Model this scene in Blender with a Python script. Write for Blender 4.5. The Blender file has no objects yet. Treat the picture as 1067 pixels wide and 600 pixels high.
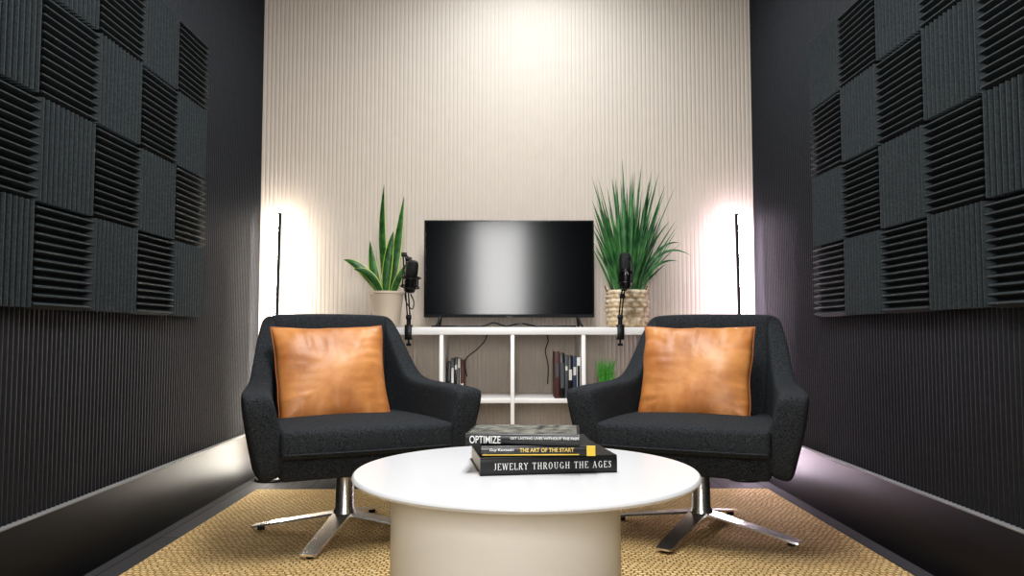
import bpy, bmesh, math, random
from mathutils import Vector, Matrix, noise
random.seed(7)
sc = bpy.context.scene
C = sc.collection
R = math.radians
PI = math.pi
try:
    sc.view_settings.view_transform = 'Standard'
    sc.view_settings.look = 'Medium High Contrast'
except Exception: pass

# ------------------------------------------------------------ materials
def mat(name, col, rough=.5, metal=0., bump=None, var=None, spec=.5, emit=None, coat=0, sheen=0):
    m = bpy.data.materials.new(name); m.use_nodes = True
    nt = m.node_tree; b = nt.nodes['Principled BSDF']
    b.inputs['Base Color'].default_value = (*col, 1)
    b.inputs['Roughness'].default_value = rough
    b.inputs['Metallic'].default_value = metal
    b.inputs['Specular IOR Level'].default_value = spec
    if coat: b.inputs['Coat Weight'].default_value = coat; b.inputs['Coat Roughness'].default_value = .15
    if sheen: b.inputs['Sheen Weight'].default_value = sheen
    if emit:
        b.inputs['Emission Color'].default_value = (*emit[0], 1); b.inputs['Emission Strength'].default_value = emit[1]
    if bump or var:
        tc = nt.nodes.new('ShaderNodeTexCoord')
    if var:
        n = nt.nodes.new('ShaderNodeTexNoise'); n.inputs['Scale'].default_value = var[0]; n.inputs['Detail'].default_value = 5
        r = nt.nodes.new('ShaderNodeValToRGB')
        r.color_ramp.elements[0].position = .38; r.color_ramp.elements[1].position = .64
        r.color_ramp.elements[0].color = (*col, 1); r.color_ramp.elements[1].color = (*var[1], 1)
        nt.links.new(tc.outputs['Object'], n.inputs['Vector']); nt.links.new(n.outputs['Fac'], r.inputs['Fac'])
        nt.links.new(r.outputs['Color'], b.inputs['Base Color'])
    if bump:
        n2 = nt.nodes.new('ShaderNodeTexNoise'); n2.inputs['Scale'].default_value = bump[0]; n2.inputs['Detail'].default_value = 4
        bp = nt.nodes.new('ShaderNodeBump'); bp.inputs['Strength'].default_value = bump[1]; bp.inputs['Distance'].default_value = bump[2]
        nt.links.new(tc.outputs['Object'], n2.inputs['Vector']); nt.links.new(n2.outputs['Fac'], bp.inputs['Height'])
        nt.links.new(bp.outputs['Normal'], b.inputs['Normal'])
    return m

M = {}
M['wall_beige'] = mat('ribbed_beige', (.57,.50,.43), .75, bump=(260,.06,.001), var=(12,(.555,.487,.418)))
M['wall_dark'] = mat('ribbed_charcoal', (.009,.010,.013), .58, bump=(200,.25,.002), var=(60,(.013,.0145,.0185)), spec=.32)
M['ceiling'] = mat('ceiling_paint', (.5,.5,.5), .8, bump=(80,.1,.002))
M['front'] = mat('dark_paint', (.02,.02,.023), .7, bump=(80,.1,.002))
M['base'] = mat('baseboard_black', (.006,.006,.007), .45, bump=(40,.05,.002), spec=.22)
M['highlight'] = mat('baseboard_highlight_grey', (.20,.20,.20), .5, bump=(40,.05,.002))  # pale grey paints the highlight along the baseboards' top edge
M['foam'] = mat('foam_charcoal', (.017,.023,.026), .7, bump=(420,.6,.002), var=(160,(.032,.041,.045)), spec=.35)
M['fabric'] = mat('charcoal_fabric', (.008,.0095,.011), .92, bump=(400,.7,.002), var=(360,(.052,.057,.063)), spec=.2)
M['leather'] = mat('tan_leather', (.36,.135,.037), .44, bump=(16,.30,.008), var=(6,(.57,.26,.088)))
M['leather_dark'] = mat('tan_leather_piping', (.30,.095,.022), .4, bump=(90,.2,.003))
M['chrome'] = mat('chrome', (.93,.91,.88), .24, 1., bump=(60,.02,.001))
M['pad'] = mat('black_rubber', (.01,.01,.01), .6, bump=(60,.1,.001))
M['white'] = mat('white_laminate', (.86,.85,.84), .35, bump=(50,.03,.001))
M['tabletop'] = mat('white_tabletop', (.66,.665,.68), .22, bump=(30,.02,.001))
M['tablebase'] = mat('cream_lacquer', (.80,.785,.74), .5, bump=(30,.03,.001))
M['plastic'] = mat('black_plastic', (.006,.006,.007), .35, bump=(200,.05,.001))
M['blackmetal'] = mat('black_metal', (.010,.010,.012), .35, .4, bump=(200,.05,.001))
M['screen'] = mat('tv_screen', (.002,.003,.004), .13, bump=(900,.01,.0005), spec=.34)
M['pot'] = mat('taupe_ceramic', (.55,.46,.36), .5, bump=(60,.1,.002))
M['soil'] = mat('soil', (.03,.02,.012), .95, bump=(90,.9,.01))
M['leafg'] = mat('leaf_green', (.012,.06,.014), .4, var=(30,(.045,.155,.032)), bump=(60,.1,.002))
M['leafy'] = mat('leaf_margin', (.38,.48,.10), .45, bump=(60,.1,.002))
M['grass1'] = mat('grass_dark', (.012,.07,.022), .42, var=(14,(.065,.21,.06)), bump=(60,.1,.002))
M['grass2'] = mat('grass_bright', (.03,.20,.025), .5, var=(90,(.13,.45,.07)), bump=(60,.1,.002))
M['wick'] = mat('basket_tan', (.42,.29,.16), .75, bump=(110,.9,.006), var=(38,(.74,.60,.42)))
M['wickw'] = mat('basket_pale', (.60,.48,.32), .75, bump=(110,.9,.006), var=(38,(.84,.74,.58)))
M['page'] = mat('paper', (.72,.66,.54), .8, bump=(300,.3,.001))
M['ink'] = mat('white_ink', (.85,.85,.82), .6, bump=(60,.02,.0005))
M['gold'] = mat('gold_ink', (.80,.58,.14), .6, bump=(60,.02,.0005))
M['yellow'] = mat('yellow_print', (.75,.52,.06), .45, bump=(60,.02,.0005))
M['bk'] = mat('book_black', (.008,.008,.009), .3, bump=(60,.03,.0005))
M['bk2'] = mat('book_grey_cover', (.02,.024,.022), .35, var=(34,(.26,.25,.21)), bump=(60,.03,.0005))
M['bred'] = mat('book_maroon', (.08,.025,.02), .5, bump=(60,.03,.0005))
M['bblue'] = mat('book_navy', (.02,.04,.09), .5, bump=(60,.03,.0005))
M['bwhite'] = mat('book_white', (.65,.64,.6), .5, bump=(60,.03,.0005))
M['bgrey'] = mat('book_slate', (.07,.08,.09), .5, bump=(60,.03,.0005))
M['grille'] = mat('mic_grille', (.03,.03,.032), .4, .7, bump=(1500,.8,.002))
M['led_warm'] = mat('led_warm', (.9,.9,.8), .5, emit=((1,.93,.82), 62))
M['led_pink'] = mat('led_pink', (.9,.9,.9), .5, emit=((1,.82,.97), 62))

# jute rug
def jute():
    m = bpy.data.materials.new('jute'); m.use_nodes = True; nt = m.node_tree; b = nt.nodes['Principled BSDF']
    N = nt.nodes.new; L = nt.links.new
    tc = N('ShaderNodeTexCoord'); nz = N('ShaderNodeTexNoise'); nz.inputs['Scale'].default_value = 12
    add = N('ShaderNodeMixRGB'); add.blend_type = 'ADD'; add.inputs['Fac'].default_value = .035
    L(tc.outputs['Object'], nz.inputs['Vector']); L(tc.outputs['Object'], add.inputs[1]); L(nz.outputs['Color'], add.inputs[2])
    br = N('ShaderNodeTexBrick'); br.inputs['Scale'].default_value = 1; br.inputs['Brick Width'].default_value = .024
    br.inputs['Row Height'].default_value = .019; br.inputs['Mortar Size'].default_value = .0035; br.inputs['Mortar Smooth'].default_value = 1.
    br.inputs['Color1'].default_value = (1.,.73,.35,1); br.inputs['Color2'].default_value = (.84,.58,.25,1); br.inputs['Mortar'].default_value = (.28,.165,.055,1)
    L(add.outputs[0], br.inputs['Vector'])
    n2 = N('ShaderNodeTexNoise'); n2.inputs['Scale'].default_value = 160; n2.inputs['Detail'].default_value = 5
    L(tc.outputs['Object'], n2.inputs['Vector'])
    mx = N('ShaderNodeMixRGB'); mx.blend_type = 'OVERLAY'; mx.inputs['Fac'].default_value = .6
    L(br.outputs['Color'], mx.inputs[1]); L(n2.outputs['Fac'], mx.inputs[2]); L(mx.outputs[0], b.inputs['Base Color'])
    ma = N('ShaderNodeMath'); ma.operation = 'MULTIPLY_ADD'; ma.inputs[1].default_value = -1.; L(br.outputs['Fac'], ma.inputs[0]); L(n2.outputs['Fac'], ma.inputs[2])
    bp = N('ShaderNodeBump'); bp.inputs['Strength'].default_value = 1.; bp.inputs['Distance'].default_value = .012
    L(ma.outputs[0], bp.inputs['Height']); L(bp.outputs['Normal'], b.inputs['Normal'])
    b.inputs['Roughness'].default_value = .85
    return m
M['jute'] = jute()
def planks():
    m = bpy.data.materials.new('dark_planks'); m.use_nodes = True; nt = m.node_tree; b = nt.nodes['Principled BSDF']
    N = nt.nodes.new; L = nt.links.new
    tc = N('ShaderNodeTexCoord'); mp = N('ShaderNodeMapping'); mp.inputs['Rotation'].default_value = (0,0,R(90))
    br = N('ShaderNodeTexBrick'); br.inputs['Scale'].default_value = 1; br.inputs['Brick Width'].default_value = 1.2
    br.inputs['Row Height'].default_value = .11; br.inputs['Mortar Size'].default_value = .003
    br.inputs['Color1'].default_value = (.050,.050,.054,1); br.inputs['Color2'].default_value = (.038,.037,.040,1); br.inputs['Mortar'].default_value = (.006,.006,.006,1)
    L(tc.outputs['Object'], mp.inputs['Vector']); L(mp.outputs[0], br.inputs['Vector']); L(br.outputs['Color'], b.inputs['Base Color'])
    n = N('ShaderNodeTexNoise'); n.inputs['Scale'].default_value = 60; bp = N('ShaderNodeBump'); bp.inputs['Strength'].default_value = .3; bp.inputs['Distance'].default_value = .002
    L(tc.outputs['Object'], n.inputs['Vector']); L(n.outputs['Fac'], bp.inputs['Height']); L(bp.outputs[0], b.inputs['Normal'])
    b.inputs['Roughness'].default_value = .75; b.inputs['Specular IOR Level'].default_value = .15
    return m
M['planks'] = planks()

# ------------------------------------------------------------ helpers
def obj(name, bm, material, parent=None, loc=(0,0,0), rot=(0,0,0), sharp=35, subsurf=0):
    me = bpy.data.meshes.new(name)
    bmesh.ops.recalc_face_normals(bm, faces=bm.faces[:])
    bm.to_mesh(me); bm.free()
    for mm in (material if isinstance(material, (list, tuple)) else [material]): me.materials.append(mm)
    for p in me.polygons: p.use_smooth = True
    if sharp: me.set_sharp_from_angle(angle=R(sharp))
    o = bpy.data.objects.new(name, me); C.objects.link(o)
    o.location = loc; o.rotation_euler = rot; o.parent = parent
    if subsurf:
        s = o.modifiers.new('sub', 'SUBSURF'); s.levels = subsurf; s.render_levels = subsurf
    return o
def tag(o, label, cat, group=None):
    o['label'] = label; o['category'] = cat
    if group: o['group'] = group
    return o
def thing(name, label, cat, loc=(0,0,0), rz=0, group=None):
    o = bpy.data.objects.new(name, None); C.objects.link(o); o.empty_display_size = .05
    o.location = loc; o.rotation_euler = (0,0,rz)
    return tag(o, label, cat, group)
def struct(o): o['kind'] = 'structure'; return o
def merge(bm, tmp, mtx=None, mi=0):
    if mtx is not None: bmesh.ops.transform(tmp, matrix=mtx, verts=tmp.verts[:])
    for f in tmp.faces: f.material_index = mi
    me = bpy.data.meshes.new('t'); tmp.to_mesh(me); tmp.free(); bm.from_mesh(me); bpy.data.meshes.remove(me)
def box(bm, c, s, bev=.002, seg=2, rot=None, mi=0):
    t = bmesh.new(); bmesh.ops.create_cube(t, size=1)
    bmesh.ops.scale(t, vec=s, verts=t.verts[:])
    if bev: bmesh.ops.bevel(t, geom=t.edges[:], offset=min(bev, min(s)*.45), segments=seg, profile=.5, affect='EDGES')
    mtx = Matrix.Translation(c)
    if rot is not None: mtx = mtx @ rot
    merge(bm, t, mtx, mi); return bm
def bx(c, s, bev=.002, seg=2, rot=None): return box(bmesh.new(), c, s, bev, seg, rot)
def lathe(bm, prof, n=48, c=(0,0,0), mi=0, rot=None):
    t = bmesh.new(); rings = []
    for r, z in prof:
        if r < 1e-5: rings.append([t.verts.new((0,0,z))])
        else: rings.append([t.verts.new((r*math.cos(2*PI*k/n), r*math.sin(2*PI*k/n), z)) for k in range(n)])
    for a, b in zip(rings, rings[1:]):
        for k in range(n):
            k2 = (k+1) % n
            if len(a) == 1 and len(b) == 1: continue
            if len(a) == 1: t.faces.new((a[0], b[k], b[k2]))
            elif len(b) == 1: t.faces.new((a[k], a[k2], b[0]))
            else: t.faces.new((a[k], a[k2], b[k2], b[k]))
    mtx = Matrix.Translation(c)
    if rot is not None: mtx = mtx @ rot
    merge(bm, t, mtx, mi); return bm
def tube(bm, pts, r, n=8, mi=0, closed=False):
    pts = [Vector(p) for p in pts]; t = bmesh.new(); rings = []
    up = Vector((0,0,1)); N = len(pts)
    prev = None
    for i, p in enumerate(pts):
        if closed: d = pts[(i+1) % N]-pts[(i-1) % N]
        else: d = pts[min(i+1, N-1)]-pts[max(i-1, 0)]
        d.normalize()
        if prev is None:
            a = d.cross(up) if abs(d.z) < .95 else d.cross(Vector((1,0,0)))
        else: a = prev - d*prev.dot(d)
        a.normalize(); prev = a; b = d.cross(a)
        rr = r[i] if isinstance(r, (list, tuple)) else r
        rings.append([t.verts.new(p + (a*math.cos(2*PI*k/n)+b*math.sin(2*PI*k/n))*rr) for k in range(n)])
    prs = list(zip(rings, rings[1:]))
    if closed: prs.append((rings[-1], rings[0]))
    for A, B in prs:
        for k in range(n): t.faces.new((A[k], A[(k+1) % n], B[(k+1) % n], B[k]))
    if not closed: t.faces.new(rings[0][::-1]); t.faces.new(rings[-1])
    merge(bm, t, None, mi); return bm
def bez(p0, p1, p2, n=10):
    p0, p1, p2 = Vector(p0), Vector(p1), Vector(p2)
    return [p0*(1-t)**2+p1*2*t*(1-t)+p2*t*t for t in [i/n for i in range(n+1)]]
def catmull(pts, n=8):
    P = [Vector(p) for p in pts]; P = [P[0]*2-P[1]]+P+[P[-1]*2-P[-2]]; out = []
    for i in range(1, len(P)-2):
        for k in range(n):
            t = k/n; a, b, c, d = P[i-1], P[i], P[i+1], P[i+2]
            out.append(.5*((2*b)+(c-a)*t+(2*a-5*b+4*c-d)*t*t+(3*b-a-3*c+d)*t**3))
    out.append(P[-2]); return out
def text_obj(s, parent, loc, rot, width, height, m, name='title_text', shear=0, bold=.012):
    cu = bpy.data.curves.new('txt', 'FONT'); cu.body = s; cu.size = 1; cu.extrude = .004; cu.offset = bold; cu.shear = shear
    to = bpy.data.objects.new('txt', cu); C.objects.link(to)
    dg = bpy.context.evaluated_depsgraph_get(); dg.update()
    me = bpy.data.meshes.new_from_object(to.evaluated_get(dg)); bpy.data.objects.remove(to); bpy.data.curves.remove(cu)
    xs = [v.co.x for v in me.vertices]; ys = [v.co.y for v in me.vertices]
    x0, x1, y0, y1 = min(xs), max(xs), min(ys), max(ys)
    for v in me.vertices:
        v.co.x = (v.co.x-(x0+x1)/2)/(x1-x0)*width; v.co.y = (v.co.y-(y0+y1)/2)/(y1-y0)*height; v.co.z *= .05
    me.name = name; me.materials.clear(); me.materials.append(m)
    o = bpy.data.objects.new(name, me); C.objects.link(o); o.parent = parent; o.location = loc; o.rotation_euler = rot
    return o
# serif capitals drawn from strokes (x, y in a unit-high box); thick and thin strokes with foot serifs
TK, TN = .125, .065
GL = {
 'J': (.50,[((.34,.0+.18),(.34,1),TK),((.10,.06),(.24,.03),TN),((.24,.03),(.34,.2),TN)],[(.34,1)]),
 'E': (.66,[((.16,0),(.16,1),TK),((.08,.96),(.58,.96),TN),((.16,.52),(.46,.52),TN),((.08,.04),(.62,.04),TN),((.58,.80),(.58,1),TN),((.62,0),(.62,.22),TN)],[]),
 'W': (1.02,[((.10,1),(.30,0),TK),((.30,0),(.50,.9),TN),((.50,1),(.72,0),TK),((.72,0),(.92,1),TN)],[(.10,1),(.50,1),(.92,1)]),
 'L': (.62,[((.16,0),(.16,1),TK),((.08,.04),(.58,.04),TN),((.58,0),(.58,.24),TN)],[(.16,1)]),
 'R': (.72,[((.16,0),(.16,1),TK),((.16,.96),(.42,.96),TN),((.42,.96),(.54,.86),TK*.7),((.54,.88),(.54,.62),TK),((.54,.64),(.42,.5),TK*.6),((.42,.51),(.16,.51),TN),((.36,.5),(.64,.0),TK)],[(.16,0),(.64,0)]),
 'Y': (.74,[((.10,1),(.37,.5),TK),((.37,.5),(.64,1),TN),((.37,0),(.37,.52),TK)],[(.10,1),(.64,1),(.37,0)]),
 'T': (.70,[((.35,0),(.35,1),TK),((.05,.96),(.65,.96),TN),((.06,.78),(.06,1),TN),((.64,.78),(.64,1),TN)],[(.35,0)]),
 'H': (.82,[((.18,0),(.18,1),TK),((.64,0),(.64,1),TK),((.18,.51),(.64,.51),TN)],[(.18,0),(.18,1),(.64,0),(.64,1)]),
 'O': (.82,[((.16,.3),(.16,.7),TK),((.66,.3),(.66,.7),TK),((.16,.7),(.30,.95),TK*.7),((.30,.96),(.52,.96),TN),((.52,.95),(.66,.7),TK*.7),((.16,.3),(.30,.05),TK*.7),((.30,.04),(.52,.04),TN),((.52,.05),(.66,.3),TK*.7)],[]),
 'U': (.80,[((.18,.25),(.18,1),TK),((.62,.22),(.62,1),TN),((.18,.27),(.30,.06),TK*.7),((.30,.04),(.50,.04),TN),((.50,.05),(.62,.24),TN)],[(.18,1),(.62,1)]),
 'G': (.82,[((.16,.3),(.16,.7),TK),((.16,.7),(.32,.95),TK*.7),((.32,.96),(.54,.96),TN),((.54,.95),(.64,.74),TN),((.16,.3),(.32,.05),TK*.7),((.32,.04),(.64,.06),TN),((.64,.04),(.64,.44),TK)],[(.64,.44)]),
 'A': (.80,[((.14,0),(.38,1),TN),((.38,1),(.66,0),TK),((.22,.36),(.56,.36),TN)],[(.14,0),(.66,0)]),
 'S': (.58,[((.48,.92),(.48,.76),TN),((.48,.90),(.24,.96),TN),((.24,.96),(.12,.78),TK*.8),((.12,.76),(.46,.36),TK),((.46,.34),(.38,.08),TK*.8),((.38,.06),(.10,.06),TN),((.10,.06),(.10,.26),TN)],[]),
 ' ': (.42,[],[])}
def serif_text(s, parent, loc, rot, width, height, m):
    bm = bmesh.new(); x = 0
    tot = sum(GL[c][0]+.14 for c in s)
    for ch in s:
        w, st, se = GL[ch]
        segs = list(st)+[((px-.13, py+(.03 if py < .1 else -.03)), (px+.13, py+(.03 if py < .1 else -.03)), .055) for px, py in se]
        for a, b, tt in segs:
            a, b = Vector(a), Vector(b); d = (b-a).normalized(); nrm = Vector((-d.y, d.x))*tt/2
            vs = [bm.verts.new(((x+p.x)/tot*width-width/2, p.y*height-height/2, 0)) for p in (a-nrm, b-nrm, b+nrm, a+nrm)]
            bm.faces.new(vs)
        x += w+.14
    return obj('title_text', bm, m, parent, loc, rot, sharp=0)

# ------------------------------------------------------------ camera
F = 800.0
cam = bpy.data.cameras.new('camera'); cam.sensor_width = 36; cam.lens = F/1067*36; cam.clip_start = .05
co = bpy.data.objects.new('camera', cam); C.objects.link(co)
co.location = (0,0,.78); co.rotation_euler = (R(90)+math.atan(47/F), 0, -math.atan(6.5/F))
sc.camera = co

# ------------------------------------------------------------ room
XL, XR, YB, YF, H = -1.385, 1.405, 4.30, -1.3, 2.9
def ribbed(length, pitch, depth, h, shape):
    """wall of vertical ribs: runs along +X from 0, ribs stand toward -Y"""
    bm = bmesh.new(); prof = []; n = int(length/pitch)+1
    for i in range(n):
        x = i*pitch
        for f, d in shape:
            if x+f*pitch < length: prof.append((x+f*pitch, -d*depth))
    prof.append((length, 0)); prev = None
    for x, y in prof:
        a = bm.verts.new((x, y, 0)); b = bm.verts.new((x, y, h))
        if prev: bm.faces.new((prev[0], a, b, prev[1]))
        prev = (a, b)
    return bm
groove = ((0,0),(.10,.0),(.20,.85),(.35,1),(.75,1),(.92,.85))
ribs = ((0,0),(.16,.0),(.30,.8),(.5,1),(.78,.8),(.92,0))
struct(obj('wall_back', ribbed(XR-XL, .0235, .0024, H, groove), M['wall_beige'], loc=(XL, YB, 0), sharp=0))
struct(obj('wall_left', ribbed(YB-YF, .023, .008, H, ribs), M['wall_dark'], loc=(XL, YF, 0), rot=(0,0,R(90)), sharp=0))
struct(obj('wall_right', ribbed(YB-YF, .023, .008, H, ribs), M['wall_dark'], loc=(XR, YB, 0), rot=(0,0,R(-90)), sharp=0))
struct(obj('wall_front', bx(((XL+XR)/2, YF-.05, H/2), (XR-XL+.2, .1, H), 0), M['front']))
struct(obj('floor', bx(((XL+XR)/2, (YB+YF)/2, -.05), (XR-XL+.2, YB-YF+.2, .1), 0), M['planks']))
struct(obj('ceiling', bx(((XL+XR)/2, (YB+YF)/2, H+.05), (XR-XL+.2, YB-YF+.2, .1), 0), M['ceiling']))
HB = .245
struct(obj('baseboard_left', bx((XL+.013, (YB+YF)/2, HB/2), (.026, YB-YF, HB), .003), M['base']))
struct(obj('baseboard_right', bx((XR-.013, (YB+YF)/2, HB/2), (.026, YB-YF, HB), .003), M['base']))
struct(obj('edge_highlight_1', bx((XL+.014, (YB+YF)/2, HB+.003), (.028, YB-YF, .006), .002), M['highlight']))  # thin strips added on both baseboards, coloured as their lit top edge
struct(obj('edge_highlight_2', bx((XR-.014, (YB+YF)/2, HB+.003), (.028, YB-YF, .006), .002), M['highlight']))
struct(obj('baseboard_back', bx(((XL+XR)/2, YB-.009, .06), (XR-XL-.06, .018, .12), .004), M['white']))

# ------------------------------------------------------------ foam tiles
def foam_mesh(bev=0):
    bm = bmesh.new(); n = 12; s = .1512; ys = []
    prof = [(0,-s),(.010,-s)]
    for i in range(n):
        y0 = -s+2*s*i/n; w = 2*s/n
        prof += [(.012, y0+w*.06), (.043, y0+w*.40), (.043, y0+w*.56), (.012, y0+w*.94)]
    prof += [(.010, s), (0, s)]
    a = [bm.verts.new((x, y, -s)) for x, y in prof]; b = [bm.verts.new((x, y, s)) for x, y in prof]
    N = len(prof)
    for k in range(N): bm.faces.new((a[k], a[(k+1) % N], b[(k+1) % N], b[k]))
    bm.faces.new(a); bm.faces.new(b[::-1])
    return bm
fo = obj('acoustic_foam_tile', foam_mesh(), M['foam'], sharp=25); first = [True]
rown = ['bottom row', 'second row up', 'third row up', 'top row']
coln = ['column nearest the back wall', 'second column from back wall', 'third column from back wall', 'fourth column from back wall', 'column nearest the viewer']
for side in (0, 1):
    for c in range(5):
        for r in range(4):
            if c == 4 and r == 3: continue
            vert = (c+r+side) % 2 == 0
            if first[0]: o = fo; first[0] = False
            else: o = fo.copy(); C.objects.link(o)
            yb = (3.40 if side == 0 else 3.365)-.305*(c+.5); z = .85+.3065*(r+.5)
            j = random.uniform(-.0025, .0025)
            x = XL+.0085 if side == 0 else XR-.0085
            o.location = (x, yb+random.uniform(-.001,.001), z+j)
            o.rotation_euler = (0 if vert else R(90), 0, 0 if side == 0 else PI)
            tag(o, 'charcoal foam tile, %s ridges, %s wall, %s, %s' % ('upright' if vert else 'level', 'left' if side == 0 else 'right', rown[r], coln[c]),
                'acoustic panel', 'foam tiles on the left wall' if side == 0 else 'foam tiles on the right wall')

# ------------------------------------------------------------ rug
RT = .012
bm = bx((.035, 2.35, RT/2), (2.53, 3.0, RT), .004)
tag(obj('rug', bm, M['jute']), 'woven golden jute rug under the armchairs and round table', 'rug')

# ------------------------------------------------------------ armchairs
def shell_bm():
    half = [(-.426,-.374,.554,-.354,-.342,.097),(-.431,-.353,.564,-.361,-.321,.107),(-.419,-.22,.569,-.361,-.19,.107),(-.394,-.06,.572,-.353,-.05,.102),
            (-.361,.085,.579,-.335,.08,.096),(-.342,.155,.620,-.318,.135,.090),(-.316,.240,.730,-.292,.190,.080),(-.288,.318,.828,-.258,.228,.075),(-.262,.342,.843,-.235,.243,.078),
            (-.13,.352,.847,-.12,.250,.085)]
    mid = [(0,.354,.848,0,.252,.085)]
    st = half+mid+[(-a,b,c,-d,e,f) for a,b,c,d,e,f in half[::-1]]
    n = len(st); bm = bmesh.new(); rings = []
    for i, (x,y,zt,xb,yb,t) in enumerate(st):
        p = Vector((x,y)); q = Vector((xb,yb))
        a = Vector(st[max(i-1,0)][:2]); b = Vector(st[min(i+1,n-1)][:2]); d = (b-a).normalized()
        nn = Vector((d.y, -d.x))
        if nn.dot(Vector((0,-.02))-p) < 0: nn = -nn
        if i in (0,1,n-1,n-2): nn = Vector((1 if x < 0 else -1, 0))
        def v(P, z): return bm.verts.new((P.x, P.y, z))
        m = (p*.57+q*.43)-nn*.006
        off = .007 if i in (0, n-1) else 0
        rings.append([v(q+nn*off, .268), v(q-nn*.003, .282), v(m, .42), v(p+nn*off, zt-.014), v(p+nn*(.009+off), zt), v(p+nn*(t*.5), zt+.003), v(p+nn*(t-.010), zt), v(p+nn*t, zt-.014), v(m+nn*(t-.002), .46), v(q+nn*t, .29)])
    K = len(rings[0])
    for A, B in zip(rings, rings[1:]):
        for k in range(K): bm.faces.new((A[k], A[(k+1) % K], B[(k+1) % K], B[k]))
    bm.faces.new(rings[0][::-1]); bm.faces.new(rings[-1])
    return bm
def cushion_bm(w, d, z0, z1):
    bm = bmesh.new(); t = bmesh.new(); bmesh.ops.create_cube(t, size=1)
    bmesh.ops.scale(t, vec=(w, d, z1-z0), verts=t.verts[:])
    bmesh.ops.bevel(t, geom=t.edges[:], offset=.022, segments=4, profile=.6, affect='EDGES')
    bmesh.ops.subdivide_edges(t, edges=[e for e in t.edges if e.calc_length() > .2], cuts=8, use_grid_fill=True)
    for v in t.verts:
        u = max(0, 1-(v.co.x/(w/2))**2); q = max(0, 1-(v.co.y/(d/2))**2)
        if v.co.z > 0: v.co.z += .014*u*q
        if v.co.y < 0: v.co.y -= .016*u*(1-abs(v.co.z)/(z1-z0))
        if v.co.y > 0: v.co.x *= 1-.12*v.co.y/(d/2)
    merge(bm, t, Matrix.Translation((0, 0, (z0+z1)/2))); return bm
def make_chair(label, loc, rz, leg0, legs=.37):
    t = thing('swivel_armchair', label, 'armchair', loc, rz, 'pair of swivel armchairs')
    obj('upholstered_shell', shell_bm(), M['fabric'], t, sharp=0, subsurf=2)
    obj('seat_base', bx((0,-.075,.315), (.59,.53,.09), .014, 3), M['fabric'], t)
    obj('seat_cushion', cushion_bm(.606, .56, .348, .446), M['fabric'], t, loc=(0,-.10,0), sharp=0)
    pp = []
    for s in range(41):
        u = -1+2*s/40; pp.append((u*.292, -.10-.283-.012*(1-u*u), .366))
    obj('cushion_piping', tube(bmesh.new(), pp, .004, 6), M['fabric'], t)
    b = bx((0,0,.262), (.24,.24,.014), .003)
    obj('mounting_plate', b, M['pad'], t)
    b = lathe(bmesh.new(), [(0,.05),(.044,.05),(.048,.062),(.044,.085),(.037,.10),(.034,.255),(0,.255)], 32)
    obj('post', b, M['chrome'], t)
    for k in range(4):
        a = leg0+k*PI/2-rz; b = bmesh.new()
        prof = [(.02,.078,.038,.009),(.09,.066,.036,.008),(.20,.046,.033,.007),(.30,.028,.031,.007),(legs-.015,.016,.030,.007),(legs,.015,.026,.006)]
        rings = []
        for x, z, w, h in prof:
            rings.append([b.verts.new((x,-w,z-h/2)), b.verts.new((x,w,z-h/2)), b.verts.new((x,w*.95,z+h/2)), b.verts.new((x,-w*.95,z+h/2))])
        for A, B in zip(rings, rings[1:]):
            for q in range(4): b.faces.new((A[q], A[(q+1)%4], B[(q+1)%4], B[q]))
        b.faces.new(rings[0][::-1]); b.faces.new(rings[-1])
        lg = obj('leg', b, M['chrome'], t, rot=(0,0,a))
        obj('glide', lathe(bmesh.new(), [(0,0),(.014,0),(.014,.012),(0,.012)], 16, (legs-.03,0,0)), M['pad'], lg)
    return t
AL, AR = R(25), R(-25)
CL, CR = (-.622, 3.02, RT), (.758, 3.02, RT)
make_chair('charcoal swivel armchair with tan pillow, standing below the snake plant in taupe pot', CL, AL, R(-98))
make_chair('charcoal swivel armchair with tan pillow, standing below the grassy plant in basket', CR, AR, R(-125))

# pillows
def pillow_bm(W, Hh, T, seed):
    bm = bmesh.new(); n = 48; g = {}
    for s in (-1, 1):
        for i in range(n+1):
            for j in range(n+1):
                u = -1+2*i/n; v = -1+2*j/n; u = math.sin(u*PI/2)*.35+u*.65; v = math.sin(v*PI/2)*.35+v*.65
                edge = i in (0,n) or j in (0,n)
                if edge and s == 1: g[(s,i,j)] = g[(-1,i,j)]; continue
                wob = noise.noise(Vector((u*2.2+seed, v*2.2, 4)))*.006
                x = W/2*u*(1-.035*(1-v*v)*u*u)*(1+.02*v)+wob; z = Hh/2*v*(1-.050*(1-u*u)*v*v)+wob*.8
                h = T/2*(max(0,(1-u*u))*max(0,(1-v*v)))**.40
                f = min(1, h/.02)
                wr = noise.noise(Vector((x*6+seed, z*6, seed)))*.014*f
                ed = max(abs(u), abs(v)); wr += noise.noise(Vector((u*9 if abs(v) > abs(u) else u*2, v*9 if abs(u) >= abs(v) else v*2, seed)))*.006*ed*f
                g[(s,i,j)] = bm.verts.new((x, s*(h+ (wr if not edge else 0)), z))
    for s in (-1, 1):
        for i in range(n):
            for j in range(n):
                bm.faces.new((g[(s,i,j)], g[(s,i+1,j)], g[(s,i+1,j+1)], g[(s,i,j+1)]))
    per = [g[(-1,i,0)] for i in range(n)]+[g[(-1,n,j)] for j in range(n)]+[g[(-1,i,n)] for i in range(n,0,-1)]+[g[(-1,0,j)] for j in range(n,0,-1)]
    return bm, [v.co.copy() for v in per]
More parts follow.
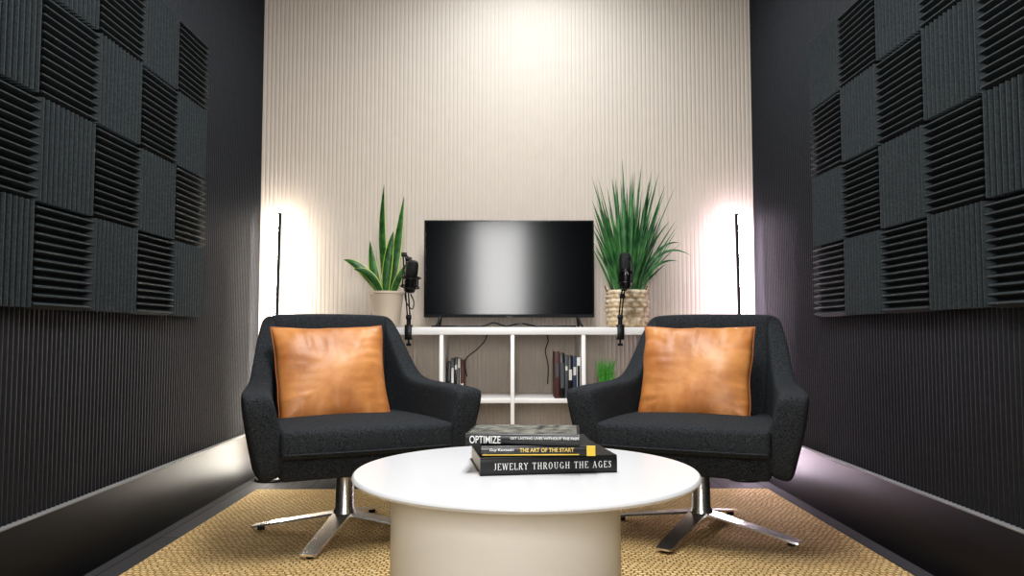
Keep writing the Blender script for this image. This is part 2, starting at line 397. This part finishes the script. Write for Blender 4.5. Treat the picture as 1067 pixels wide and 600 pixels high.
def make_pillow(label, c, a, seed, dx=0, roll=0, W=.452, Hh=.405):
    off = Matrix.Rotation(a, 3, 'Z') @ Vector((dx, .070, 0))
    t = thing('throw_pillow', label, 'pillow', (c[0]+off.x, c[1]+off.y, .618), 0, 'tan leather pillows')
    t.rotation_euler = (Matrix.Rotation(a,3,'Z') @ Matrix.Rotation(R(-22),3,'X') @ Matrix.Rotation(roll,3,'Y')).to_euler()
    bm, per = pillow_bm(W, Hh, .14, seed)
    obj('pillow_cover', bm, M['leather'], t, sharp=0)
    obj('edge_seam', tube(bmesh.new(), per, .0035, 6, closed=True), M['leather_dark'], t, sharp=0)
make_pillow('tan leather pillow leaning in the armchair below the snake plant', CL, AL, 3.1, -.042, R(-1), .438)
make_pillow('tan leather pillow leaning in the armchair below the grassy plant', CR, AR, 8.4, -.028, R(.5), .440)

# ------------------------------------------------------------ coffee table
TZ = .431
t = thing('coffee_table', 'round white coffee table on a drum base carrying three books', 'table', (0, 2.00, RT))
b = lathe(bmesh.new(), [(0,TZ-.017),(.426,TZ-.017),(.436,TZ-.014),(.440,TZ-.008),(.438,TZ-.003),(.434,TZ),(0,TZ)], 128, (.052,0,-RT))
obj('tabletop', b, M['tabletop'], t)
b = lathe(bmesh.new(), [(0,0),(.290,0),(.292,.003),(.292,TZ-.021-RT),(.288,TZ-.017-RT),(0,TZ-.017-RT)], 96)
obj('drum_base', b, M['tablebase'], t)

def lying_book(name, label, loc, rz, L, D, T, cover, grp='books stacked on the coffee table'):
    t = thing(name, label, 'book', loc, rz, grp)
    b = bmesh.new(); c = .0022
    box(b, (0,0,c/2), (L,D,c), .0006, 1); box(b, (0,0,T-c/2), (L,D,c), .0006, 1)
    n = 8; prof = []
    for k in range(n+1):
        a = -PI/2+PI*k/n; prof.append((-D/2-.004*math.cos(a), T/2+T/2*math.sin(a)))
    A = [b.verts.new((-L/2, y, z)) for y, z in prof]+[b.verts.new((-L/2, -D/2+.003, T)), b.verts.new((-L/2, -D/2+.003, 0))]
    B = [b.verts.new((L/2, v.co.y, v.co.z)) for v in A]
    K = len(A)
    for k in range(K): b.faces.new((A[k], A[(k+1)%K], B[(k+1)%K], B[k]))
    b.faces.new(A[::-1]); b.faces.new(B)
    obj('cover', b, cover, t)
    obj('pages', bx((0,.0,T/2), (L-.008, D-.008, T-2*c), .0005, 1), M['page'], t)
    return t
FRT = (R(90),0,0)
bt = TZ
T1, T2, T3 = .044, .026, .028
b1 = lying_book('book', 'largest black book with white spine title, bottom of table stack', (.090, 2.055, bt), R(8), .345, .26, T1, M['bk'])
serif_text('JEWELRY THROUGH THE AGES', b1, (.010,-.1348,T1/2), FRT, .300, .0165, M['ink'])
b2 = lying_book('book', 'yellow-edged black book in the middle of the table stack', (.078, 2.035, bt+T1), R(2), .285, .22, T2, M['bk'])
text_obj('THE ART OF THE START', b2, (.02,-.1145,T2/2+.003), FRT, .135, .010, M['gold'], bold=.02)
text_obj('Guy Kawasaki', b2, (-.092,-.1145,T2/2+.003), FRT, .06, .008, M['ink'], 'author_text')
obj('yellow_band', bx((.130,-.1118,T2/2),(.022,.006,T2*.96),.0005,1), M['yellow'], b2)
obj('lower_gold_stripe', bx((-.02,-.1122,.0045),(.24,.0055,.003),.0003,1), M['yellow'], b2)
b3 = lying_book('book', 'grey covered book with pale block title, topmost on table stack', (.050, 2.030, bt+T1+T2), R(-5), .285, .20, T3, M['bk'])
obj('cover_picture', bx((0,0,T3+.0003),(.27,.185,.0006),0), M['bk2'], b3)
text_obj('OPTIMIZE', b3, (-.093,-.1045,T3/2), FRT, .078, .019, M['ink'])
text_obj('GET LASTING LIVES WITHOUT THE PAIN', b3, (.055,-.1045,T3/2+.004), FRT, .17, .006, M['ink'], 'subtitle_text')

# ------------------------------------------------------------ shelf unit
SF, SB, ST = 3.87, 4.26, .81
x0, x1 = -.702, .764; dv = [-.324, .034, .392]; th = .038
t = thing('shelf_unit', 'low white open cube shelf holding the television and plants', 'shelf', ((x0+x1)/2, (SF+SB)/2, 0))
cx, cy = (x0+x1)/2, (SF+SB)/2; D = SB-SF
zb = .075; zm = .441
obj('top_board', bx((0,0,ST-th/2), (x1-x0, D, th), .002), M['white'], t)
obj('bottom_board', bx((0,0,zb+th/2), (x1-x0, D, th), .002), M['white'], t)
for x in (x0+th/2, x1-th/2): obj('side_panel', bx((x-cx,0,(ST-th+zb+th)/2), (th, D, ST-th-zb-th), .001), M['white'], t)
for x in dv: obj('divider', bx((x-cx,0,(ST-th+zb+th)/2), (.020, D-.004, ST-th-zb-th), .001), M['white'], t)
e = [x0+th]+[q for d in dv for q in (d-.010, d+.010)]+[x1-th]
for k in range(4):
    a, b_ = e[2*k], e[2*k+1]
    obj('shelf_board', bx(((a+b_)/2-cx,0,zm), (b_-a, D-.004, .022), .001), M['white'], t)
for sx in (x0+.08, x1-.08):
    for sy in (-D/2+.05, D/2-.05):
        obj('leg', bx((sx-cx, sy, zb/2), (.04,.04,zb), .003), M['white'], t)

# standing books
def standing(x, y, w, h, d, m, label, grp, lean=0, band=None, z=zm+.011):
    t = thing('book', label, 'book', (x, y, z), 0, grp); t.rotation_euler = (0, lean, 0)
    b = bmesh.new(); c = .0016
    box(b, (-w/2+c/2,0,h/2), (c,d,h), .0004, 1); box(b, (w/2-c/2,0,h/2), (c,d,h), .0004, 1); box(b, (0,-d/2+.001,h/2), (w,.003,h), .0012, 2)
    obj('cover', b, m, t)
    obj('pages', bx((0,.002,h/2), (w-2*c, d-.008, h-.008), 0), M['page'], t)
    if band:
        for (zz, hh, mm) in band: obj('spine_label', bx((0,-d/2-.0007,zz*h), (w*.7,.001,hh*h), 0), mm, t)
g1 = 'books at the left end of the shelf'; x = -.302; i = 0
for w, h, m, lab, band in [
    (.015,.180,M['bk'],'slim black book against the left shelf divider',[(.6,.3,M['bgrey'])]),
    (.017,.196,M['bgrey'],'slate book second from the left shelf divider',[(.55,.4,M['bwhite'])]),
    (.016,.200,M['bk'],'black book with small white label in the short left row',[(.75,.12,M['bwhite'])]),
    (.014,.196,M['bwhite'],'white spined book in the short row of shelf books',[(.5,.5,M['bk'])]),
    (.018,.188,M['bred'],'maroon book at open end of the short left row',[(.3,.1,M['bwhite'])])]:
    standing(x+w/2, 4.10, w, h, .14, m, lab, g1, 0, band); x += w+.001
g2 = 'books beside the right shelf divider'; x = .247
for w, h, m, lab, band in [
    (.024,.235,M['bred'],'thick maroon book, first of the row below the television corner',[(.6,.3,M['bgrey'])]),
    (.026,.228,M['bk'],'black book next to the thick maroon one',[(.5,.55,M['bgrey'])]),
    (.016,.215,M['bgrey'],'thin slate book between two black shelf books',[(.7,.1,M['bwhite'])]),
    (.022,.215,M['bk'],'black book with pale label beside the navy one',[(.55,.25,M['bwhite'])]),
    (.020,.210,M['bblue'],'navy book with white label near the right divider',[(.65,.2,M['bwhite'])]),
    (.018,.205,M['bwhite'],'white book with dark spine panel touching right divider',[(.5,.6,M['bk'])])]:
    standing(x+w/2, 3.97, w, h, .16, m, lab, g2, 0, band); x += w+.0008

def blade(bm, base, tip, ctrl, w, n=7, mi=0, nrm=None, fold=.25, edge=0):
    pts = bez(base, ctrl, tip, n); rings = []
    for i, p in enumerate(pts):
        d = (pts[min(i+1,n)]-pts[max(i-1,0)]).normalized()
        s = (nrm or Vector((0,-1,0))).cross(d)
        if s.length < .05: s = Vector((1,0,0)).cross(d)
        s.normalize(); nn = d.cross(s); u = i/n
        ww = w*(.55+.45*math.sin(min(1,u*1.7)*PI/2))*(1-u**3.2) if i < n else w*.02
        if edge:
            rings.append([bm.verts.new(p-s*ww), bm.verts.new(p-s*ww*(1-edge)+nn*ww*fold*.3), bm.verts.new(p+nn*ww*fold), bm.verts.new(p+s*ww*(1-edge)+nn*ww*fold*.3), bm.verts.new(p+s*ww)])
        else: rings.append([bm.verts.new(p-s*ww), bm.verts.new(p+nn*ww*fold), bm.verts.new(p+s*ww)])
    K = len(rings[0])
    for A, B in zip(rings, rings[1:]):
        for k in range(K-1):
            f = bm.faces.new((A[k], A[k+1], B[k+1], B[k]))
            f.material_index = 1 if (edge and k in (0, K-2)) else mi
# small grass plant in right cell
t = thing('artificial_grass_plant', 'small bright green grass plant in dark pot on shelf', 'plant', (.512, 3.95, zm+.011))
obj('pot', lathe(bmesh.new(), [(0,0),(.034,0),(.043,.065),(.039,.065),(.036,.058),(0,.058)], 32), M['plastic'], t)
bm = bmesh.new()
for k in range(170):
    a = random.uniform(0, 2*PI); r = random.uniform(0, .034); o_ = random.uniform(.0,.040); hh = random.uniform(.06,.150)
    p = Vector((r*math.cos(a), r*math.sin(a), .055)); tp = Vector(((r+o_)*math.cos(a), (r+o_)*math.sin(a), .06+hh))
    blade(bm, p, tp, p+Vector((0,0,hh*.5)), .0020, 4, nrm=Vector((random.uniform(-1,1),-1,0)))
obj('foliage', bm, M['grass2'], t, sharp=0)

# ------------------------------------------------------------ television
TX = .018
t = thing('television', 'black flat screen television on the white shelf', 'television', (TX, 4.09, ST))
w, z0, z1 = .906, .053, .572
b = bmesh.new(); box(b, (0,0,(z0+z1)/2), (w,.035,z1-z0), .004); box(b, (0,.030,.22), (.60,.045,.26), .015, 3)
obj('housing', b, M['plastic'], t)
obj('screen', bx((0,-.0178,(z0+z1)/2+.004), (w-.018,.002,z1-z0-.024), .0005, 1), M['screen'], t)
for s in (-1, 1):
    b = bmesh.new()
    for q in (-1, 1):
        tube(b, [(s*.365,0,z0+.012),(s*(.365+.008),q*.05,.02),(s*(.365+.014),q*.105,.006)], [.009,.007,.006], 8)
    obj('stand_foot', b, M['plastic'], t)
obj('status_light', bx((0,-.0185,z0+.003),(.03,.002,.006),.0005,1), M['bgrey'], t)

# cables
def cable(label, pts, r=.0028):
    tag(obj('power_cable', tube(bmesh.new(), catmull(pts), r, 6), M['plastic'], sharp=0), label, 'cable')
cable('black cable lying along shelf top under the television', [(-.38,3.955,ST+.0045),(-.25,3.925,ST+.0045),(-.12,3.96,ST+.006),(-.06,3.92,ST+.022),(.0,3.94,ST+.006),(.08,3.93,ST+.018),(.16,3.95,ST+.0045),(.26,3.92,ST+.0045),(.36,3.94,ST+.0045)], .0045)
cable('thin black cable hanging behind the left open shelf cell', [(-.10,4.275,.79),(-.115,4.275,.74),(-.16,4.272,.69),(-.215,4.275,.645),(-.225,4.272,.60),(-.215,4.272,.54)], .0033)
cable('thin black cable hanging behind the right open shelf cell', [(.22,4.272,.79),(.235,4.272,.74),(.22,4.275,.68),(.235,4.272,.60),(.232,4.272,.50)], .0033)
pp = []
for k in range(60):
    a = k/60*2*PI*3; pp.append((-.035+.055*math.cos(a), 4.05+.05*math.sin(a), .113+.004+.010*(k/60)*2.6+ .045*max(0,math.sin(a))*.9))
tag(obj('coiled_cable', tube(bmesh.new(), pp, .004, 6), M['plastic'], sharp=0), 'coiled black cable inside the lower left shelf cell', 'cable')

# ------------------------------------------------------------ snake plant
t = thing('snake_plant', 'snake plant with yellow-edged leaves in taupe pot on shelf', 'plant', (-.625, 4.03, ST))
prof = [(0,0),(.062,0),(.066,.004),(.088,.172),(.092,.176),(.092,.186),(.086,.188),(.082,.182),(.078,.155),(0,.155)]
obj('pot', lathe(bmesh.new(), prof, 48), M['pot'], t)
obj('soil', lathe(bmesh.new(), [(0,.150),(.077,.150),(.077,.158),(0,.163)], 24), M['soil'], t)
for bx_, by_, tx, ty, tz, kx, kz, w in [
    (.005,.01,-.022,.02,.760,-.045,.45,.026),(.015,-.01,.088,-.01,.690,.050,.36,.030),(-.005,-.02,.040,-.05,.50,.005,.36,.029),
    (-.02,0,-.228,.0,.355,-.13,.345,.029),(-.015,-.015,-.165,-.05,.300,-.075,.31,.027),(-.03,.0,-.095,.03,.460,-.080,.30,.028),
    (.03,-.01,.110,-.04,.335,.05,.24,.022)]:
    b = bmesh.new()
    blade(b, (bx_,by_,.155), (tx,ty,tz), (kx,(by_+ty)/2,kz), w, 12, nrm=Vector((random.uniform(-.5,.5),-1,0)), edge=.18, fold=.35)
    obj('leaf', b, [M['leafg'], M['leafy']], t, sharp=0)

# ------------------------------------------------------------ grassy plant in basket
t = thing('grass_plant', 'tall grassy green plant in a woven basket on shelf', 'plant', (.640, 4.04, ST))
n = 8; hz = .195; NS = 84
bm = bmesh.new(); rings = [[bm.verts.new((.090*math.cos(2*PI*k/NS), .090*math.sin(2*PI*k/NS), 0)) for k in range(NS)]]
Q = 5
for q in range(n*Q+1):
    z = .004+(hz-.004)*q/(n*Q); base_r = .098+.012*math.sin(PI*min(1, q/(n*Q)*.8+.1)); row = q//Q; f_ = (q % Q)/Q
    ring = []
    for k in range(NS):
        a = 2*PI*k/NS
        rr = base_r+.006*math.sin(PI*f_)+.003*math.cos(a*14+row*PI)*math.sin(PI*f_)
        ring.append(bm.verts.new((rr*math.cos(a), rr*math.sin(a), z)))
    rings.append(ring)
rings.append([bm.verts.new((.088*math.cos(2*PI*k/NS), .088*math.sin(2*PI*k/NS), .15)) for k in range(NS)])
for qi, (A, B) in enumerate(zip(rings, rings[1:])):
    for k in range(NS):
        f = bm.faces.new((A[k], A[(k+1)%NS], B[(k+1)%NS], B[k]))
        row = max(0, qi-1)//Q
        f.material_index = 1 if (row % 2 and ((k+row*3)//3) % 3) else 0
bm.faces.new(rings[0][::-1]); bm.faces.new(rings[-1])
obj('woven_basket', bm, [M['wick'], M['wickw']], t, sharp=0)
for s in (-1, 1):
    obj('basket_handle', tube(bmesh.new(), [(s*.100, -.03, .188),(s*.114,-.02,.218),(s*.114,.02,.218),(s*.100,.03,.188)], .005, 6), M['wick'], t, sharp=0)
bm = bmesh.new()
for k in range(145):
    a = random.uniform(0, 2*PI); r = random.uniform(0, .070)
    L = random.uniform(.24,.67)
    sp = abs(random.gauss(0,.10))+.02
    if random.random() < .2: sp = random.uniform(.12,.22); L *= .8
    dx, dy = math.cos(a), math.sin(a)*.6
    p = Vector((r*dx, r*dy, .15)); tx = max((r+sp)*dx, -.19)
    ty = max(min((r+sp)*dy, .17), -.17)
    if tx < -.12: ty = min(ty, -.05)
    tp = Vector((tx, ty, .15+L))
    ct = p+Vector(((tx-p.x)*.40, (ty-p.y)*.40, L*.52))
    blade(bm, p, tp, ct, random.uniform(.0040,.0085), 8, nrm=Vector((random.uniform(-.8,.8),-1,0)))
for tx, ty, tz, kx, kz in [(.335,-.05,.37,.16,.50),(.29,.02,.45,.15,.48),(.25,-.10,.34,.14,.38),(.21,.0,.76,.09,.45),(-.165,-.08,.60,-.08,.38),(-.185,-.10,.50,-.09,.34),(.17,-.05,.66,.09,.40),(-.02,0,.90,.0,.5),(.085,0,.88,.04,.5),(.24,.05,.57,.10,.42),(.14,.03,.80,.07,.48),(-.11,-.05,.74,-.05,.42),(-.06,0,.80,-.03,.5),(.03,-.04,.82,.02,.5),(.18,.02,.83,.09,.5)]:
    blade(bm, (.02 if tx > 0 else -.02,0,.15), (tx,ty,tz), (kx,ty/2,kz), .0085, 10)
obj('foliage', bm, M['grass1'], t, sharp=0)

# ------------------------------------------------------------ boom arms + microphones
def boom(label, X, pts):
    Y = 3.875
    t = thing('microphone_boom_arm', label, 'microphone arm', (X, Y, ST))
    b = bmesh.new()
    box(b, (0,.005,.006), (.036,.05,.012), .002); box(b, (0,-.016,-.025), (.034,.012,.072), .002); box(b, (0,.002,-.058), (.034,.04,.010), .002)
    tube(b, [(0,.006,-.040),(0,.006,-.085)], .005, 12); lathe(b, [(0,-.094),(.013,-.094),(.013,-.082),(0,-.082)], 16, (0,.006,0))
    obj('clamp', b, M['blackmetal'], t)
    b = bmesh.new(); lathe(b, [(0,.010),(.012,.010),(.010,.05),(0,.05)], 20)
    obj('swivel_post', b, M['blackmetal'], t)
    P = [Vector(p)-Vector((X,Y,ST)) for p in pts]
    for a, c in zip(P, P[1:]):
        b = bmesh.new(); s = Vector((.0065,0,0))
        tube(b, [a-s, c-s], .0035, 8); tube(b, [a+s, c+s], .0035, 8)
        obj('arm', b, M['blackmetal'], t)
    for p in P:
        b = bmesh.new(); lathe(b, [(0,-.013),(.011,-.013),(.012,0),(.011,.013),(0,.013)], 18, p, rot=Matrix.Rotation(R(90),4,'Y'))
        obj('joint', b, M['plastic'], t)
    return t
def mic(label, loc, rot, h=.15, r=.025, ring=.044, emblem=False):
    t = thing('microphone', label, 'microphone', loc, 0); t.rotation_euler = rot
    obj('body', lathe(bmesh.new(), [(0,-h*.5),(r*.6,-h*.5),(r*.92,-h*.46),(r,-h*.42),(r,h*.06),(0,h*.06)], 32), M['plastic'], t)
    obj('grille', lathe(bmesh.new(), [(0,h*.06),(r*1.04,h*.06),(r*1.06,h*.1),(r*1.04,h*.36),(r*.85,h*.46),(r*.45,h*.5),(0,h*.5)], 32), M['grille'], t)
    b = bmesh.new()
    for z in (-h*.32, -h*.02):
        tube(b, [(ring*math.cos(2*PI*k/32), ring*math.sin(2*PI*k/32), z) for k in range(32)], .0035, 8, closed=True)
    for k in range(4):
        a = PI/4+k*PI/2; tube(b, [(ring*math.cos(a), ring*math.sin(a), -h*.32),(ring*math.cos(a), ring*math.sin(a), -h*.02)], .0035, 8)
        tube(b, [(ring*math.cos(a), ring*math.sin(a), -h*.32),(r*math.cos(a), r*math.sin(a), -h*.24)], .002, 6)
        tube(b, [(ring*math.cos(a), ring*math.sin(a), -h*.02),(r*math.cos(a), r*math.sin(a), -h*.1)], .002, 6)
    obj('shock_mount', b, M['blackmetal'], t)
    if emblem:
        b = bmesh.new(); zz = -h*.06
        for a, c in (((-.008,-.008),(-.004,.006)),((-.004,.006),(0,-.002)),((0,-.002),(.004,.006)),((.004,.006),(.008,-.008))):
            tube(b, [(a[0],-r-.001,zz+a[1]),(c[0],-r-.001,zz+c[1])], .0012, 6)
        obj('emblem', b, M['ink'], t)
    return t
ka = boom('black microphone boom arm clamped beside the taupe potted plant', -.489, [(-.489,3.875,ST+.05),(-.512,3.86,1.175),(-.480,3.80,1.145)])
m1 = mic('black round microphone in shock mount between snake plant and television', (-.462,3.735,1.055), (R(12),R(8),0), .160, .029, .046)
kb = boom('black microphone boom arm clamped before the woven basket', .578, [(.578,3.875,ST+.05),(.584,3.84,.965),(.588,3.81,1.00)])
m2 = mic('black upright microphone with white emblem before the grassy plant', (.590,3.765,1.085), (0,0,0), .180, .029, .038, True)
cable('short black cable looping down from the microphone beside snake plant', [(-.463,3.735,.970),(-.45,3.76,.93),(-.47,3.84,.90),(-.503,3.85,.95),(-.503,3.855,1.05)], .003)
# ------------------------------------------------------------ LED corner lamps
def lamp(label, X, Y, side, led):
    t = thing('led_floor_lamp', label, 'floor lamp', (X, Y, 0), 0)
    lean = R(.8)*(-side)
    Hh = 1.41
    obj('base', lathe(bmesh.new(), [(0,0),(.085,0),(.088,.006),(.084,.014),(.02,.016),(.014,.03),(0,.03)], 40), M['blackmetal'], t)
    rz = R(20) if side < 0 else R(-20)
    obj('pole', bx((0,0,Hh/2+.02), (.016,.018,Hh), .002), M['blackmetal'], t, rot=(0, lean, 0))
    d = obj('led_strip', bx((0,0,0), (.030,.008,Hh-.02), .001), led, t)
    d.matrix_local = Matrix.Rotation(lean,4,'Y') @ Matrix.Translation((side*.018, .011, Hh/2+.022)) @ Matrix.Rotation(rz,4,'Z')
    return t
lamp('slim black LED floor lamp glowing warm behind armchair below snake plant', -1.246, 4.15, -1, M['led_warm'])
lamp('slim black LED floor lamp glowing pinkish behind armchair below basket plant', 1.278, 4.15, 1, M['led_pink'])

# ------------------------------------------------------------ light
def area(name, loc, rot, sx, sy, P, col):
    l = bpy.data.lights.new(name, 'AREA'); l.shape = 'RECTANGLE'; l.size = sx; l.size_y = sy; l.energy = P; l.color = col
    o = bpy.data.objects.new(name, l); C.objects.link(o); o.location = loc; o.rotation_euler = rot
area('ceiling_light_back', (.15,3.60,2.88), (0,0,0), .5, .5, 18, (.84,.93,1))
area('ceiling_light_front', (0,1.9,2.88), (0,0,0), .6, 1.3, 80, (1,.99,.98))
area('doorway_light', (-.08,-1.22,1.5), (R(90),0,0), .62, 1.3, 62, (1,.99,.98))
w = bpy.data.worlds.new('world'); sc.world = w; w.use_nodes = True
w.node_tree.nodes['Background'].inputs[0].default_value = (.5,.5,.55,1); w.node_tree.nodes['Background'].inputs[1].default_value = .2
